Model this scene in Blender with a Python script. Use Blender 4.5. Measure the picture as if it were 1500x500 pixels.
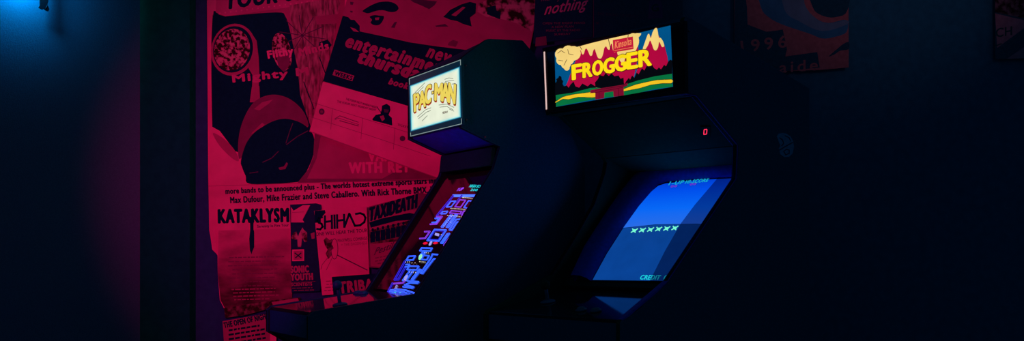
import bpy, bmesh, math, random
from mathutils import Vector, Matrix
random.seed(4)
C = bpy.context.scene.collection
for o in list(bpy.data.objects): bpy.data.objects.remove(o)

# ---------------------------------------------------------------- camera, world, lights, exposure
YW = 4.2; XL = -1.497                 # poster wall depth, left wall position
F, HZ, H = 1500.0, 372.0, 1.13          # focal length in pixels of a 1500x500 frame, horizon row, eye height
cam_d = bpy.data.cameras.new('camera'); cam = bpy.data.objects.new('camera', cam_d); C.objects.link(cam)
cam_d.sensor_width = 36; cam_d.lens = 36; cam_d.shift_y = (HZ-250)/1500
cam.location = (0, 0, H); cam.rotation_euler = (math.radians(90), 0, 0)
cam_d.clip_start = 0.05
sc = bpy.context.scene; sc.camera = cam
sc.view_settings.view_transform = 'Standard'; sc.view_settings.look = 'None'
sc.view_settings.gamma = 1; sc.view_settings.use_curve_mapping = False; sc.view_settings.exposure = 0
w = bpy.data.worlds.new('world'); sc.world = w; w.use_nodes = True
w.node_tree.nodes['Background'].inputs[0].default_value = (0.0002, 0.0085, 0.027, 1)
w.node_tree.nodes['Background'].inputs[1].default_value = 1.0

def lamp(name, kind, loc, color, energy, target=None, **kw):
    d = bpy.data.lights.new(name, kind); d.color = color; d.energy = energy
    for k, v in kw.items(): setattr(d, k, v)
    o = bpy.data.objects.new(name, d); C.objects.link(o); o.location = loc
    if target: o.rotation_euler = (Vector(target)-Vector(loc)).to_track_quat('-Z', 'Y').to_euler()
    return o
# magenta stage spot by the left wall, aimed at the poster wall
lamp('magenta_spot', 'SPOT', (-1.10, 2.35, 1.52), (1.0, 0.0, 0.09), 62, (-0.66, 4.2, 1.42),
     spot_size=math.radians(68), spot_blend=0.6, shadow_soft_size=0.05)
# blue wall lamp above the frame on the left wall
def on_wall(x, y, off):      # point on the slanted left wall seen at a photo position, off metres in front of it
    d = Vector(((x-750)/F, 1, (HZ-y)/F)); n = Vector((1, -1, 0)).normalized(); o = Vector((0, 0, H))
    return o+d*((Vector((XL, 4.12, 0))+n*off-o).dot(n)/d.dot(n))
lamp('blue_wall_light', 'SPOT', on_wall(25, -30, 0)+Vector((.055, -.055, 0)), (0.0, 0.37, 1.0), 2.3, on_wall(25, -30, 0),
     spot_size=math.radians(172), spot_blend=.3, shadow_soft_size=0.03)
# added faint pink fill for the dim right-hand posters, no visible source
lamp('pink_fill', 'SPOT', (2.0, 2.4, 2.6), (1.0, 0.20, 0.36), 9.5, (1.5, 4.2, 2.5),
     spot_size=math.radians(52), spot_blend=1.0, shadow_soft_size=0.1)

# ---------------------------------------------------------------- materials
def lin(c):
    return tuple((x/255/12.92 if x/255 <= .04045 else ((x/255+.055)/1.055)**2.4) for x in c)
_m = {}
def mat(name, col, rough=.6, spec=.3, coat=0, metal=0, bump=0, bscale=80):
    if name in _m: return _m[name]
    m = bpy.data.materials.new(name); m.use_nodes = True; nt = m.node_tree; b = nt.nodes['Principled BSDF']
    b.inputs['Roughness'].default_value = rough; b.inputs['Specular IOR Level'].default_value = spec
    b.inputs['Metallic'].default_value = metal
    b.inputs['Coat Weight'].default_value = coat; b.inputs['Coat Roughness'].default_value = .04
    tc = nt.nodes.new('ShaderNodeTexCoord'); n = nt.nodes.new('ShaderNodeTexNoise'); n.inputs['Scale'].default_value = bscale
    n.inputs['Detail'].default_value = 4
    nt.links.new(tc.outputs['Object'], n.inputs['Vector'])
    r = nt.nodes.new('ShaderNodeValToRGB')
    r.color_ramp.elements[0].position = .3; r.color_ramp.elements[1].position = .7
    r.color_ramp.elements[0].color = (*[c*.85 for c in col], 1); r.color_ramp.elements[1].color = (*[min(1, c*1.1) for c in col], 1)
    nt.links.new(n.outputs['Fac'], r.inputs['Fac']); nt.links.new(r.outputs['Color'], b.inputs['Base Color'])
    if bump:
        bp = nt.nodes.new('ShaderNodeBump'); bp.inputs['Strength'].default_value = bump; bp.inputs['Distance'].default_value = .004
        nt.links.new(n.outputs['Fac'], bp.inputs['Height']); nt.links.new(bp.outputs['Normal'], b.inputs['Normal'])
    _m[name] = m; return m
def photo(name, c0, c1, scale, lo=.42, hi=.58, stretch=(1, 1, 1), detail=6):
    if name in _m: return _m[name]
    m = bpy.data.materials.new(name); m.use_nodes = True; nt = m.node_tree; b = nt.nodes['Principled BSDF']
    b.inputs['Roughness'].default_value = .6; b.inputs['Specular IOR Level'].default_value = .15
    tc = nt.nodes.new('ShaderNodeTexCoord'); mp = nt.nodes.new('ShaderNodeMapping'); mp.inputs['Scale'].default_value = stretch
    n = nt.nodes.new('ShaderNodeTexNoise'); n.inputs['Scale'].default_value = scale; n.inputs['Detail'].default_value = detail
    r = nt.nodes.new('ShaderNodeValToRGB'); r.color_ramp.elements[0].position = lo; r.color_ramp.elements[1].position = hi
    r.color_ramp.elements[0].color = (*[c0]*3, 1); r.color_ramp.elements[1].color = (*[c1]*3, 1)
    nt.links.new(tc.outputs['Object'], mp.inputs['Vector']); nt.links.new(mp.outputs['Vector'], n.inputs['Vector'])
    nt.links.new(n.outputs['Fac'], r.inputs['Fac']); nt.links.new(r.outputs['Color'], b.inputs['Base Color'])
    _m[name] = m; return m
def glow(rgb, k=1.0, gloss=True, name=None):
    key = ('glow', rgb, k)
    if key in _m: return _m[key]
    m = bpy.data.materials.new(name or 'lit_%d_%d_%d' % rgb); m.use_nodes = True; b = m.node_tree.nodes['Principled BSDF']
    b.inputs['Base Color'].default_value = (.01, .01, .012, 1); b.inputs['Roughness'].default_value = .15
    b.inputs['Specular IOR Level'].default_value = .3
    nt = m.node_tree
    tc = nt.nodes.new('ShaderNodeTexCoord'); n = nt.nodes.new('ShaderNodeTexNoise'); n.inputs['Scale'].default_value = 14
    r = nt.nodes.new('ShaderNodeValToRGB'); c = lin(rgb)
    r.color_ramp.elements[0].color = (*[x*.82 for x in c], 1); r.color_ramp.elements[1].color = (*[x*1.15 for x in c], 1)
    nt.links.new(tc.outputs['Object'], n.inputs['Vector']); nt.links.new(n.outputs['Fac'], r.inputs['Fac'])
    nt.links.new(r.outputs['Color'], b.inputs['Emission Color']); b.inputs['Emission Strength'].default_value = k
    _m[key] = m; return m
PAPER = mat('paper', (.78, .40, .66), .6, .2, bscale=9)
PINKP = mat('grey_print', (.40, .18, .36), .6, .2, bscale=12)
ROSEP = mat('light_rose_print', (.58, .24, .5), .6, .2, bscale=12)
MIDP = mat('mid_grey_print', (.20, .10, .24), .6, .2, bscale=20)
DARKP = mat('dark_grey_print', (.075, .08, .18), .6, .2, bscale=20)
INK = mat('black_ink', (.004, .16, .13), .7, .0)
BLACKPAPER = mat('black_paper', (.005, .17, .2), .7, .1)
PH1 = photo('halftone_photo', .02, .55, 34)
PH2 = photo('halftone_photo_fine', .02, .6, 70, .44, .56)
PH3 = photo('halftone_photo_dark', .02, .22, 45, .42, .62)
CITY = photo('misty_city_photo', .10, .42, 22, .25, .8, (1, 1, 2.2))
def misty(name, z0, z1):
    m = photo(name, .05, .5, 9, .3, .7, (1, 1, 2.0), 8); nt = m.node_tree
    n = next(x for x in nt.nodes if x.type == 'TEX_NOISE'); rp = next(x for x in nt.nodes if x.type == 'VALTORGB'); tc = next(x for x in nt.nodes if x.type == 'TEX_COORD')
    sx = nt.nodes.new('ShaderNodeSeparateXYZ'); mr = nt.nodes.new('ShaderNodeMapRange'); ad = nt.nodes.new('ShaderNodeMath'); ad.operation = 'ADD'; mu = nt.nodes.new('ShaderNodeMath'); mu.operation = 'MULTIPLY_ADD'
    mr.inputs['From Min'].default_value = z0; mr.inputs['From Max'].default_value = z1
    mu.inputs[1].default_value = 1.3; mu.inputs[2].default_value = -.65
    nt.links.new(tc.outputs['Object'], sx.inputs[0]); nt.links.new(sx.outputs['Z'], mr.inputs['Value'])
    nt.links.new(n.outputs['Fac'], mu.inputs[0]); nt.links.new(mr.outputs[0], ad.inputs[0]); nt.links.new(mu.outputs[0], ad.inputs[1]); nt.links.new(ad.outputs[0], rp.inputs['Fac'])
    e = rp.color_ramp.elements; e[0].position = .05; e[0].color = (.03, .03, .04, 1); e[1].position = .95; e[1].color = (.62, .3, .52, 1)
    x = e.new(.45); x.color = (.26, .12, .24, 1); return m
MIST = misty('misty_city_print', .90, 1.235)
STREAK = photo('streaky_photo', .12, .5, 30, .35, .65, (3.2, 1, .7))
CAB = mat('black_cabinet_paint', (.004, .24, .27), .55, .05, bump=.08, bscale=160)
INNER = mat('black_inner_board', (.004, .12, .055), .7, .06, bscale=60)
CABN = mat('navy_cabinet_paint', (.004, .2, .12), .7, .04, bscale=60)
TRIMM = mat('black_plastic_trim', (.005, .32, .34), .5, .1)
REDLIT = mat('red_lit_edge', (.40, .05, .05), .5, .3, bscale=40)  # dim red light along the edge, put into its colour
GLASS = mat('dark_screen_glass', (.008, .02, .022), .06, .75)
PANEL = mat('control_panel_overlay', (.01, .05, .04), .06, .9, bscale=50)
CHROME = mat('chrome', (.75, .78, .8), .18, .5, metal=1)
STEEL = mat('dull_steel', (.30, .32, .33), .4, .5, metal=1)
HOODGLOW = mat('hood_screen_glow_tint', (.01, .10, .85), .6, .1, bscale=40)  # blue screen glow on the hood underside, put into its colour
WALLM = mat('dark_painted_wall', (.022, .32, .38), .85, .0, bump=.3, bscale=30)
LWALL = mat('grainy_left_wall', (.08, .34, .44), .85, .0, bump=.5, bscale=220)
POSTM = mat('black_post_paint', (.004, .36, .15), .8, .0, bscale=30)
FLOORM = mat('dark_concrete_floor', (.08, .10, .10), .7, .2, bump=.3, bscale=12)
CEILM = mat('dark_ceiling_paint', (.05, .12, .12), .9, .1)

# ---------------------------------------------------------------- helpers
def tag(o, label=None, cat=None, group=None, kind=None):
    if label: o['label'] = label
    if cat: o['category'] = cat
    if group: o['group'] = group
    if kind: o['kind'] = kind
    return o
def link(name, bm, mats, parent=None, smooth=False):
    me = bpy.data.meshes.new(name); bmesh.ops.recalc_face_normals(bm, faces=bm.faces) if smooth else None
    bm.to_mesh(me); bm.free()
    for m in (mats if isinstance(mats, (list, tuple)) else [mats]): me.materials.append(m)
    if smooth:
        for p in me.polygons: p.use_smooth = True
    o = bpy.data.objects.new(name, me); C.objects.link(o)
    if parent: o.parent = parent
    return o
def box(bm, a, b):
    vs = [bm.verts.new((x, y, z)) for x in (a[0], b[0]) for y in (a[1], b[1]) for z in (a[2], b[2])]
    for f in ((0,1,3,2), (4,6,7,5), (0,4,5,1), (2,3,7,6), (0,2,6,4), (1,5,7,3)): bm.faces.new([vs[i] for i in f])
def prism(bm, pts, d):
    """closed polygon (3D points) extruded by vector d"""
    d = Vector(d); A = [bm.verts.new(p) for p in pts]; B = [bm.verts.new(Vector(p)+d) for p in pts]
    bm.faces.new(A); bm.faces.new(B[::-1]); n = len(A)
    for i in range(n): bm.faces.new([A[i], B[i], B[(i+1) % n], A[(i+1) % n]])
def lathe(bm, org, axis, prof, n=20):
    """prof: (distance along axis, radius)"""
    axis = Vector(axis).normalized(); t = axis.orthogonal().normalized(); u = axis.cross(t); rings = []
    for d, r in prof:
        rings.append([bm.verts.new(Vector(org)+axis*d+(t*math.cos(2*math.pi*i/n)+u*math.sin(2*math.pi*i/n))*max(r, 1e-5)) for i in range(n)])
    for a, b in zip(rings, rings[1:]):
        for i in range(n): bm.faces.new([a[i], a[(i+1) % n], b[(i+1) % n], b[i]])
    bm.faces.new(rings[0][::-1]); bm.faces.new(rings[-1])
def bevel(o, wd=.004, seg=2):
    m = o.modifiers.new('bevel', 'BEVEL'); m.width = wd; m.segments = seg; m.limit_method = 'ANGLE'; m.angle_limit = math.radians(40)
    return o
_tc = {}
def glyphs(text, bold=.0, shear=0.0, spacing=1.0):
    key = (text, bold, shear, spacing)
    if key in _tc: return _tc[key]
    cu = bpy.data.curves.new('t', 'FONT'); cu.body = text; cu.offset = bold; cu.shear = shear; cu.space_character = spacing
    cu.resolution_u = 3; cu.fill_mode = 'BOTH'
    ob = bpy.data.objects.new('t', cu); C.objects.link(ob)
    dg = bpy.context.evaluated_depsgraph_get(); dg.update()
    me = bpy.data.meshes.new_from_object(ob.evaluated_get(dg))
    V = [(v.co.x, v.co.y) for v in me.vertices]; Fc = [list(p.vertices) for p in me.polygons]
    C.objects.unlink(ob); bpy.data.objects.remove(ob); bpy.data.meshes.remove(me); bpy.data.curves.remove(cu)
    x0 = min(v[0] for v in V); x1 = max(v[0] for v in V); y0 = min(v[1] for v in V); y1 = max(v[1] for v in V)
    V = [((x-x0)/(x1-x0), (y-y0)/(y1-y0)) for x, y in V]
    _tc[key] = (V, Fc); return V, Fc
class Surf:
    """a flat surface standing in the room: where a photograph pixel falls on it"""
    def __init__(s, P, n): s.P = Vector(P); s.n = Vector(n).normalized()
    def at(s, x, y, off=0):
        d = Vector(((x-750)/F, 1, (HZ-y)/F)); o = Vector((0, 0, H)); P = s.P+s.n*off
        return o+d*((P-o).dot(s.n)/d.dot(s.n))
class Art:
    """one printed sheet: a thin slab plus its print, all one mesh"""
    def __init__(s, surf, base=.002, parent=None, fix=None, step=.00003):
        s.bm = bmesh.new(); s.surf = surf; s.off = base; s.k = 0; s.step = step; s.mats = []; s.fix = fix
        s.inv = parent.matrix_basis.inverted() if parent else Matrix(); s.parent = parent
    def mi(s, m):
        if m not in s.mats: s.mats.append(m)
        return s.mats.index(m)
    def pt(s, p, off):
        # a sheet is placed by its base plane; print lies on the same spot, a hair prouder along the normal
        v = s.surf.at(p[0], p[1], s.off)+s.surf.n*(off-s.off)
        v = s.inv @ v
        return s.fix(v) if s.fix else v
    def slab(s, pts, m, t=.0012):
        A = [s.bm.verts.new(s.pt(p, s.off)) for p in pts]; B = [s.bm.verts.new(s.pt(p, s.off-t)) for p in pts]
        fs = [s.bm.faces.new(A), s.bm.faces.new(B[::-1])]
        for i in range(len(A)): fs.append(s.bm.faces.new([A[i], B[i], B[(i+1) % len(A)], A[(i+1) % len(A)]]))
        for f in fs: f.material_index = s.mi(m)
        return s
    def up(s): s.k += 1; return s.off+s.k*s.step
    def poly(s, pts, m, off=None):
        off = off or s.up()
        f = s.bm.faces.new([s.bm.verts.new(s.pt(p, off)) for p in pts]); f.material_index = s.mi(m)
        return s
    def ell(s, cx, cy, rx, ry, m, rot=0, n=28, a0=0, a1=360):
        r = math.radians(rot); P = []
        full = a1-a0 == 360
        for i in range(n if full else n+1):
            a = math.radians(a0+(a1-a0)*i/n); x, y = rx*math.cos(a), ry*math.sin(a)
            P.append((cx+x*math.cos(r)-y*math.sin(r), cy+x*math.sin(r)+y*math.cos(r)))
        return s.poly(P, m)
    def line(s, pts, wd, m):
        off = s.up()
        for a, b in zip(pts, pts[1:]):
            dx, dy = b[0]-a[0], b[1]-a[1]; l = math.hypot(dx, dy) or 1; nx, ny = -dy/l*wd/2, dx/l*wd/2
            ex, ey = dx/l*wd*.3, dy/l*wd*.3
            s.poly([(a[0]-ex+nx, a[1]-ey+ny), (b[0]+ex+nx, b[1]+ey+ny), (b[0]+ex-nx, b[1]+ey-ny), (a[0]-ex-nx, a[1]-ey-ny)], m, off)
        return s
    def text(s, t, A, B, h, m, bold=.02, shear=0, spacing=1, upv=None, off=None):
        V, Fc = glyphs(t, 0, shear, spacing+bold*3.2); off = off or s.up()
        dx, dy = B[0]-A[0], B[1]-A[1]
        if upv is None:
            l = math.hypot(dx, dy); upv = (dy/l*h, -dx/l*h)
        e = bold*math.hypot(*upv)*1.3; l = math.hypot(dx, dy) or 1
        sh = ((0, 0),) if e < .08 else tuple((e*math.cos(q*math.pi/4), e*.8*math.sin(q*math.pi/4)) for q in range(8))+((0, 0),)      # heavy letters: several passes
        for a_, b_ in sh:
            ox, oy = a_*dx/l, a_*dy/l+b_
            vs = [s.bm.verts.new(s.pt((A[0]+dx*x+upv[0]*y+ox, A[1]+dy*x+upv[1]*y+oy), off)) for x, y in V]
            for f in Fc:
                try: s.bm.faces.new([vs[i] for i in f]).material_index = s.mi(m)
                except ValueError: pass
            off += s.step*.12
        return s
    def rows(s, x0, x1, y0, n, pitch, m, wd=1.6, slope=0, seed=1, lo=.55):
        """unreadable small print: broken word-long dashes"""
        r = random.Random(seed); off = s.up()
        for i in range(n):
            y = y0+i*pitch; x = x0+r.uniform(0, (x1-x0)*.12); e = x1-r.uniform(0, (x1-x0)*(1-lo)*.5)
            while x < e:
                l = min(r.uniform(3, 9), e-x)
                if l > 1: s.poly([(x, y+(x-x0)*slope), (x+l, y+(x+l-x0)*slope), (x+l, y+wd+(x+l-x0)*slope), (x, y+wd+(x-x0)*slope)], m, off)
                x += l+1.4
        return s
    def done(s, name): return link(name, s.bm, s.mats, s.parent)
def zoomed(ox, oy, k):
    return lambda *pts: [(ox+x/k, oy+y/k) for x, y in pts]

# ---------------------------------------------------------------- setting
def struct(name, a, b, m):
    bm = bmesh.new(); box(bm, a, b); return tag(link(name, bm, m), kind='structure')
struct('floor', (-3.7, -1.5, -.1), (4.2, YW+.1, 0), FLOORM)
struct('wall_back', (-1.65, YW, 0), (4.2, YW+.12, 3.2), WALLM)
bm = bmesh.new(); prism(bm, [(XL, 4.12, 0), (XL-2.1, 2.02, 0), (XL-2.1, 2.02, 3.2), (XL, 4.12, 3.2)], (-.085, .085, 0))
bmesh.ops.recalc_face_normals(bm, faces=bm.faces); tag(link('wall_left', bm, LWALL), kind='structure')
bm = bmesh.new()
box(bm, (XL-.12, 4.12, 0), (-1.297, 4.1995, 3.2)); tag(link('trim_1', bm, POSTM), kind='structure')
bm = bmesh.new(); box(bm, (-1.2965, 4.185, 0), (4.08, YW, .1)); tag(link('baseboard_back', bm, POSTM), kind='structure')

WALL = Surf((0, YW, 0), (0, -1, 0))
LEFT = Surf((XL, 4.12, 0), (1, -1, 0))

# ---------------------------------------------------------------- arcade cabinets
def empty(name, loc, rz):
    o = bpy.data.objects.new(name, None); C.objects.link(o); o.location = loc; o.rotation_euler = (0, 0, rz)
    o.matrix_basis = Matrix.Translation(loc) @ Matrix.Rotation(rz, 4, 'Z'); return o
class Cabinet:
    def __init__(s, name, PR, wdir, W, t=.018):
        s.w = Vector((wdir[0], wdir[1], 0)).normalized(); s.b = Vector((-s.w.y, s.w.x, 0)); s.W = W; s.t = t
        P = Vector((PR[0], PR[1], 0))-s.w*W
        s.root = empty(name, P, math.atan2(s.w.y, s.w.x)); s.org = P
    def world(s, p, q, z): return s.org+s.w*p+s.b*q+Vector((0, 0, z))
    def plane(s, a, b):
        """surface through two profile points (depth, height), running across the cabinet, facing the player"""
        A, B = s.world(0, *a), s.world(0, *b); n = s.w.cross(B-A).normalized()
        return Surf(A, n)
    def side(s, name, p, prof, m):
        bm = bmesh.new(); prism(bm, [(p, q, z) for q, z in prof], (s.t, 0, 0))
        bmesh.ops.recalc_face_normals(bm, faces=bm.faces)
        out = -1 if p == 0 else 1
        bm.normal_update()
        for f in bm.faces: f.material_index = 0 if f.normal.x*out > .9 else 1
        return bevel(link(name, bm, [m, INNER], s.root), .002, 1)
    def board(s, name, a, b, m, th=.015, p0=None, p1=None, parent=None, bev=.0015):
        """flat board across the cabinet between two profile points; thickness behind it"""
        p0 = s.t+.0005 if p0 is None else p0; p1 = s.W-s.t-.0005 if p1 is None else p1
        dq, dz = b[0]-a[0], b[1]-a[1]; l = math.hypot(dq, dz); nq, nz = dz/l*th, -dq/l*th
        bm = bmesh.new(); prism(bm, [(p0, *a), (p0, *b), (p0, b[0]+nq, b[1]+nz), (p0, a[0]+nq, a[1]+nz)], (p1-p0, 0, 0))
        bmesh.ops.recalc_face_normals(bm, faces=bm.faces)
        o = link(name, bm, m, parent or s.root)
        return bevel(o, bev, 1) if bev else o
    def edging(s, name, p, prof, m, t=None, out=.003):
        """plastic edge strip that follows the profile's front"""
        t = t or s.t; bm = bmesh.new()
        for a, b in zip(prof, prof[1:]):
            dq, dz = b[0]-a[0], b[1]-a[1]; l = math.hypot(dq, dz); nq, nz = -dz/l*out, dq/l*out
            prism(bm, [(p, *a), (p, *b), (p, b[0]+nq, b[1]+nz), (p, a[0]+nq, a[1]+nz)], (t, 0, 0))
        bmesh.ops.recalc_face_normals(bm, faces=bm.faces)
        return link(name, bm, m, s.root)
    def local(s, v): return s.root.matrix_basis.inverted() @ v
def joystick(cab, at, n, m_ball, hgt=.072):
    bm = bmesh.new(); lathe(bm, at, n, [(0, .024), (.003, .024), (.006, .018), (.008, .010)])
    base = link('joystick', bm, TRIMM, cab.root, True)
    bm = bmesh.new(); lathe(bm, Vector(at)+n*.006, n, [(0, .006), (hgt-.025, .0055)]); link('shaft', bm, TRIMM, base, True)
    bm = bmesh.new(); r = .0155
    lathe(bm, Vector(at)+n*(hgt-.03), n, [(r-r*math.cos(a), r*math.sin(a)) for a in [math.pi*i/10 for i in range(11)]])
    link('ball_top', bm, m_ball, base, True)
def button(cab, at, n, m):
    bm = bmesh.new(); lathe(bm, at, n, [(0, .017), (.004, .017), (.005, .0125), (.009, .0115), (.010, .009)], 20)
    return link('button', bm, m, cab.root, True)
def coin_door(cab, q, p0, p1, z0, z1):
    bm = bmesh.new(); box(bm, (p0, q-.012, z0), (p1, q-.0005, z1)); d = bevel(link('coin_door', bm, STEEL, cab.root), .004)
    for i in (0, 1):
        c = p0+(p1-p0)*(.3+.4*i)
        bm = bmesh.new(); box(bm, (c-.03, q-.018, z1-.16), (c+.03, q-.0118, z1-.05)); sl = bevel(link('coin_slot', bm, TRIMM, d), .003)
        bm = bmesh.new(); box(bm, (c-.02, q-.016, z0+.04), (c+.02, q-.0118, z0+.1)); link('coin_return', bm, TRIMM, d)
    bm = bmesh.new(); lathe(bm, ((p0+p1)/2, q-.0118, z0+.13), (0, -1, 0), [(0, .012), (.006, .012), (.008, .009)]); link('lock', bm, CHROME, d, True)

def smooth(pts, n=4):
    P = [Vector(p) for p in pts]; N = len(P); o = []
    for i in range(N):
        a, b, c, d = P[i-1], P[i], P[(i+1) % N], P[(i+2) % N]
        for k in range(n):
            t = k/n; o.append(tuple(.5*(2*b+(c-a)*t+(2*a-5*b+4*c-d)*t*t+(3*b-a-3*c+d)*t**3)))
    return o
def inset(q, k):
    cx = sum(p[0] for p in q)/4; cy = sum(p[1] for p in q)/4
    return [(cx+(x-cx)*k, cy+(y-cy)*k) for x, y in q]
def ring(art, outer, inner, m):
    off = art.up()
    for i in range(4): art.poly([outer[i], outer[(i+1) % 4], inner[(i+1) % 4], inner[i]], m, off)

# ---- left cabinet (white marquee, maze game)
A = Cabinet('arcade_cabinet', (-0.1677, 3.4), (900, -1500), .4203)
tag(A.root, 'left black arcade cabinet with glowing white marquee and blue maze on its screen', 'arcade machine')
low = [(.125, 1.42), (-.165, 1.0), (-.515, .953), (-.53, .94), (-.53, .865), (-.42, .80), (-.42, .10), (-.38, .10), (-.38, 0), (.48, 0), (.5, .02), (.5, 1.45)]
profR = [(.30, 1.80), (.289, 1.821), (.239, 1.865), (.105, 1.856), (.094, 1.852), (0, 1.781), (0, 1.549), (.15, 1.494)]+low
profL = [(.30, 1.78), (.285, 1.80), (.25, 1.815), (.094, 1.815), (0, 1.779), (0, 1.549), (.15, 1.494)]+low
A.side('side_panel', 0, profL, CAB); A.side('side_panel', A.W-A.t, profR, CAB)
fr = [(0, 1.549), (.15, 1.494), (.125, 1.42), (-.165, 1.0), (-.515, .953), (-.53, .94), (-.53, .865)]
A.edging('edge_trim', 0, fr, TRIMM); A.edging('edge_trim', A.W-A.t, fr, TRIMM)
# roof: a lid that rises towards the taller right side
bm = bmesh.new(); t = A.t
tl = [(0, 1.777), (.094, 1.813), (.25, 1.813), (.285, 1.798), (.30, 1.775)]
tr = [(0, 1.779), (.097, 1.850), (.239, 1.860), (.289, 1.818), (.30, 1.795)]
top = [[bm.verts.new((t, *a)), bm.verts.new((A.W-t, *b))] for a, b in zip(tl, tr)]
bot = [[bm.verts.new((t, a[0], a[1]-.012)), bm.verts.new((A.W-t, b[0], b[1]-.012))] for a, b in zip(tl, tr)]
for i in range(4):
    bm.faces.new([top[i][0], top[i][1], top[i+1][1], top[i+1][0]]); bm.faces.new([bot[i][0], bot[i+1][0], bot[i+1][1], bot[i][1]])
link('hood_roof', bm, CAB, A.root)
A.board('back_panel', (.485, 1.43), (.485, .02), CAB)
A.board('rear_slope', (.295, 1.765), (.485, 1.44), CAB)
A.board('hood_underside', (.012, 1.551), (.145, 1.502), HOODGLOW, th=-.008)
A.board('speaker_panel', (.142, 1.492), (.135, 1.43), CABN)
A.board('front_panel', (-.405, .10), (-.405, .80), CAB)
A.board('kick_plate', (-.37, .002), (-.37, .10), TRIMM)
A.board('control_panel_apron', (-.522, .868), (-.522, .938), TRIMM, bev=0)
A.board('apron_bottom', (-.41, .805), (-.52, .868), CAB, bev=0)
cp = A.board('control_panel', (-.52, .950), (-.158, .9985), PANEL, th=.012)
coin_door(A, -.405, .09, .33, .22, .66)
# marquee: frame, lit panel
mq = A.plane((0, 1.5), (0, 1.8))
Q = [(598.5, 114.5), (675.5, 86.3), (677, 182.5), (600.5, 201)]
a = Art(mq, .004, A.root); a.slab(Q, TRIMM, .010); 
ring(a, inset(Q, .985), inset(Q, .962), glow((128, 152, 150), name='glowing_chrome_glint'))  # reflection on the chrome frame line, painted as emission
a.poly(inset(Q, .962), glow((2, 34, 52), name='border_spill_glow'))  # marquee light spilling onto the border, painted as a dim glow
a.done('marquee_frame')
zp = zoomed(590, 80, 3.85)
G = zp((42, 178), (318, 72), (326, 352), (48, 430))
a = Art(mq, .0062, A.root)
a.slab(inset(G, 1.07), glow((2, 34, 52), name='border_spill_glow'), .0015)
a.poly(inset(G, 1.03), glow((10, 95, 135))); a.poly(inset(G, 1.0), glow((110, 205, 215))); a.poly(inset(G, .965), glow((205, 238, 225))); a.poly(inset(G, .9), glow((232, 240, 216)))
OUT = glow((70, 30, 15)); YEL = glow((236, 212, 92)); ORG = glow((190, 60, 30)); LN = glow((110, 120, 105)); 
def zt(art, t, x0, y0, x1, y1, ux, uy, m, b=.02, k=3.85, o=(590, 80), **kw):
    art.text(t, (o[0]+x0/k, o[1]+y0/k), (o[0]+x1/k, o[1]+y1/k), 0, m, b, upv=(ux/k, uy/k), **kw)
letters = [('P', 66, 322, 94, 310, -3, -96), ('A', 92, 306, 128, 292, 0, -92), ('C', 126, 284, 158, 270, 2, -104),
           ('M', 182, 258, 222, 258, 2, -94), ('A', 220, 262, 260, 268, 3, -102), ('N', 258, 270, 294, 278, 4, -108)]
for L, x0, y0, x1, y1, ux, uy in letters: zt(a, L, x0+1, y0+9, x1+2, y1+9, ux, uy, ORG, .034)
for L, x0, y0, x1, y1, ux, uy in letters: zt(a, L, x0-1.6, y0+2, x1+1.6, y1+2, ux*1.02, uy*1.03, OUT, .046)
for L, x0, y0, x1, y1, ux, uy in letters: zt(a, L, x0, y0, x1, y1, ux, uy, YEL, .03)
a.poly(zp((162, 208), (176, 203), (178, 222), (164, 227)), OUT)
a.poly(zp((165, 211), (174, 208), (175, 219), (167, 222)), YEL)
for P in ([(70, 215), (110, 175), (125, 160)], [(75, 225), (118, 182)], [(238, 140), (262, 132), (285, 136)], [(240, 152), (290, 146)],
          [(84, 352), (130, 312), (160, 300)], [(90, 362), (135, 325), (158, 316)], [(110, 375), (140, 345)], [(205, 285), (250, 280), (290, 298)],
          [(210, 297), (250, 293), (285, 312)], [(265, 308), (290, 320)]):
    a.line(zp(*P), .8, LN)
zt(a, 'MIDWAY', 226, 336, 256, 330, 0, -13, OUT, .02); zt(a, 'tm', 278, 172, 294, 168, 0, -8, LN, .03)
a.done('marquee')
# screws on hood
sp = Surf(A.world(A.W, 0, 0), A.w)
def screw(cab, px, py, surf, m, r=.005):
    c = cab.local(surf.at(px, py)); n = cab.root.matrix_basis.to_3x3().inverted() @ surf.n
    bm = bmesh.new(); lathe(bm, c, n, [(0, r), (.0015, r), (.003, r*.55)], 12); return link('screw', bm, m, cab.root, True)
for px, py in ((711, 201), (683, 176), (682, 96)): screw(A, px, py, sp, STEEL, .004)
# screen
scr0, scr1 = (-.145, 1.005), (.140, 1.418)
A.board('screen_glass', scr0, scr1, GLASS, th=.012, bev=0)
ms = A.plane(scr0, scr1)
def uv(u, v):
    TL, TR, BL, BR = (682, 266), (713, 268), (566, 434), (606, 436)
    x = (TL[0]*(1-u)+TR[0]*u)*(1-v)+(BL[0]*(1-u)+BR[0]*u)*v; y = (TL[1]*(1-u)+TR[1]*u)*(1-v)+(BL[1]*(1-u)+BR[1]*u)*v
    s_ = math.sin(math.pi*min(max(v, 0), 1)); return (x-9*s_*(1-u), y-1.5*math.sin(math.pi*u))
a = Art(ms, .003, A.root)
pts = [uv(-.03+.0*i, i/12) for i in range(13)]+[uv(1.04, 1-i/12) for i in range(13)]
a.slab(pts, GLASS, .002)
DRK = glow((8, 8, 40)); BL_ = glow((44, 90, 255), 2.4); PU_ = glow((135, 60, 235), 1.5); CY_ = glow((30, 215, 225)); WH_ = glow((235, 225, 205)); RD_ = glow((235, 20, 60)); GRN_ = glow((150, 245, 190)); DB_ = glow((24, 36, 220), 1.2); LB_ = glow((165, 160, 245))
def wire(m, wd, *P):
    Q = [uv(*p) for p in P]; a.line(Q, wd*1.7, m)
    if wd < 2.1: a.line(Q, wd*.5, DRK)
def frame_(m, u0, v0, u1, v1, wd=.9): wire(m, wd, (u0, v0), (u1, v0), (u1, v1), (u0, v1), (u0, v0))
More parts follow.
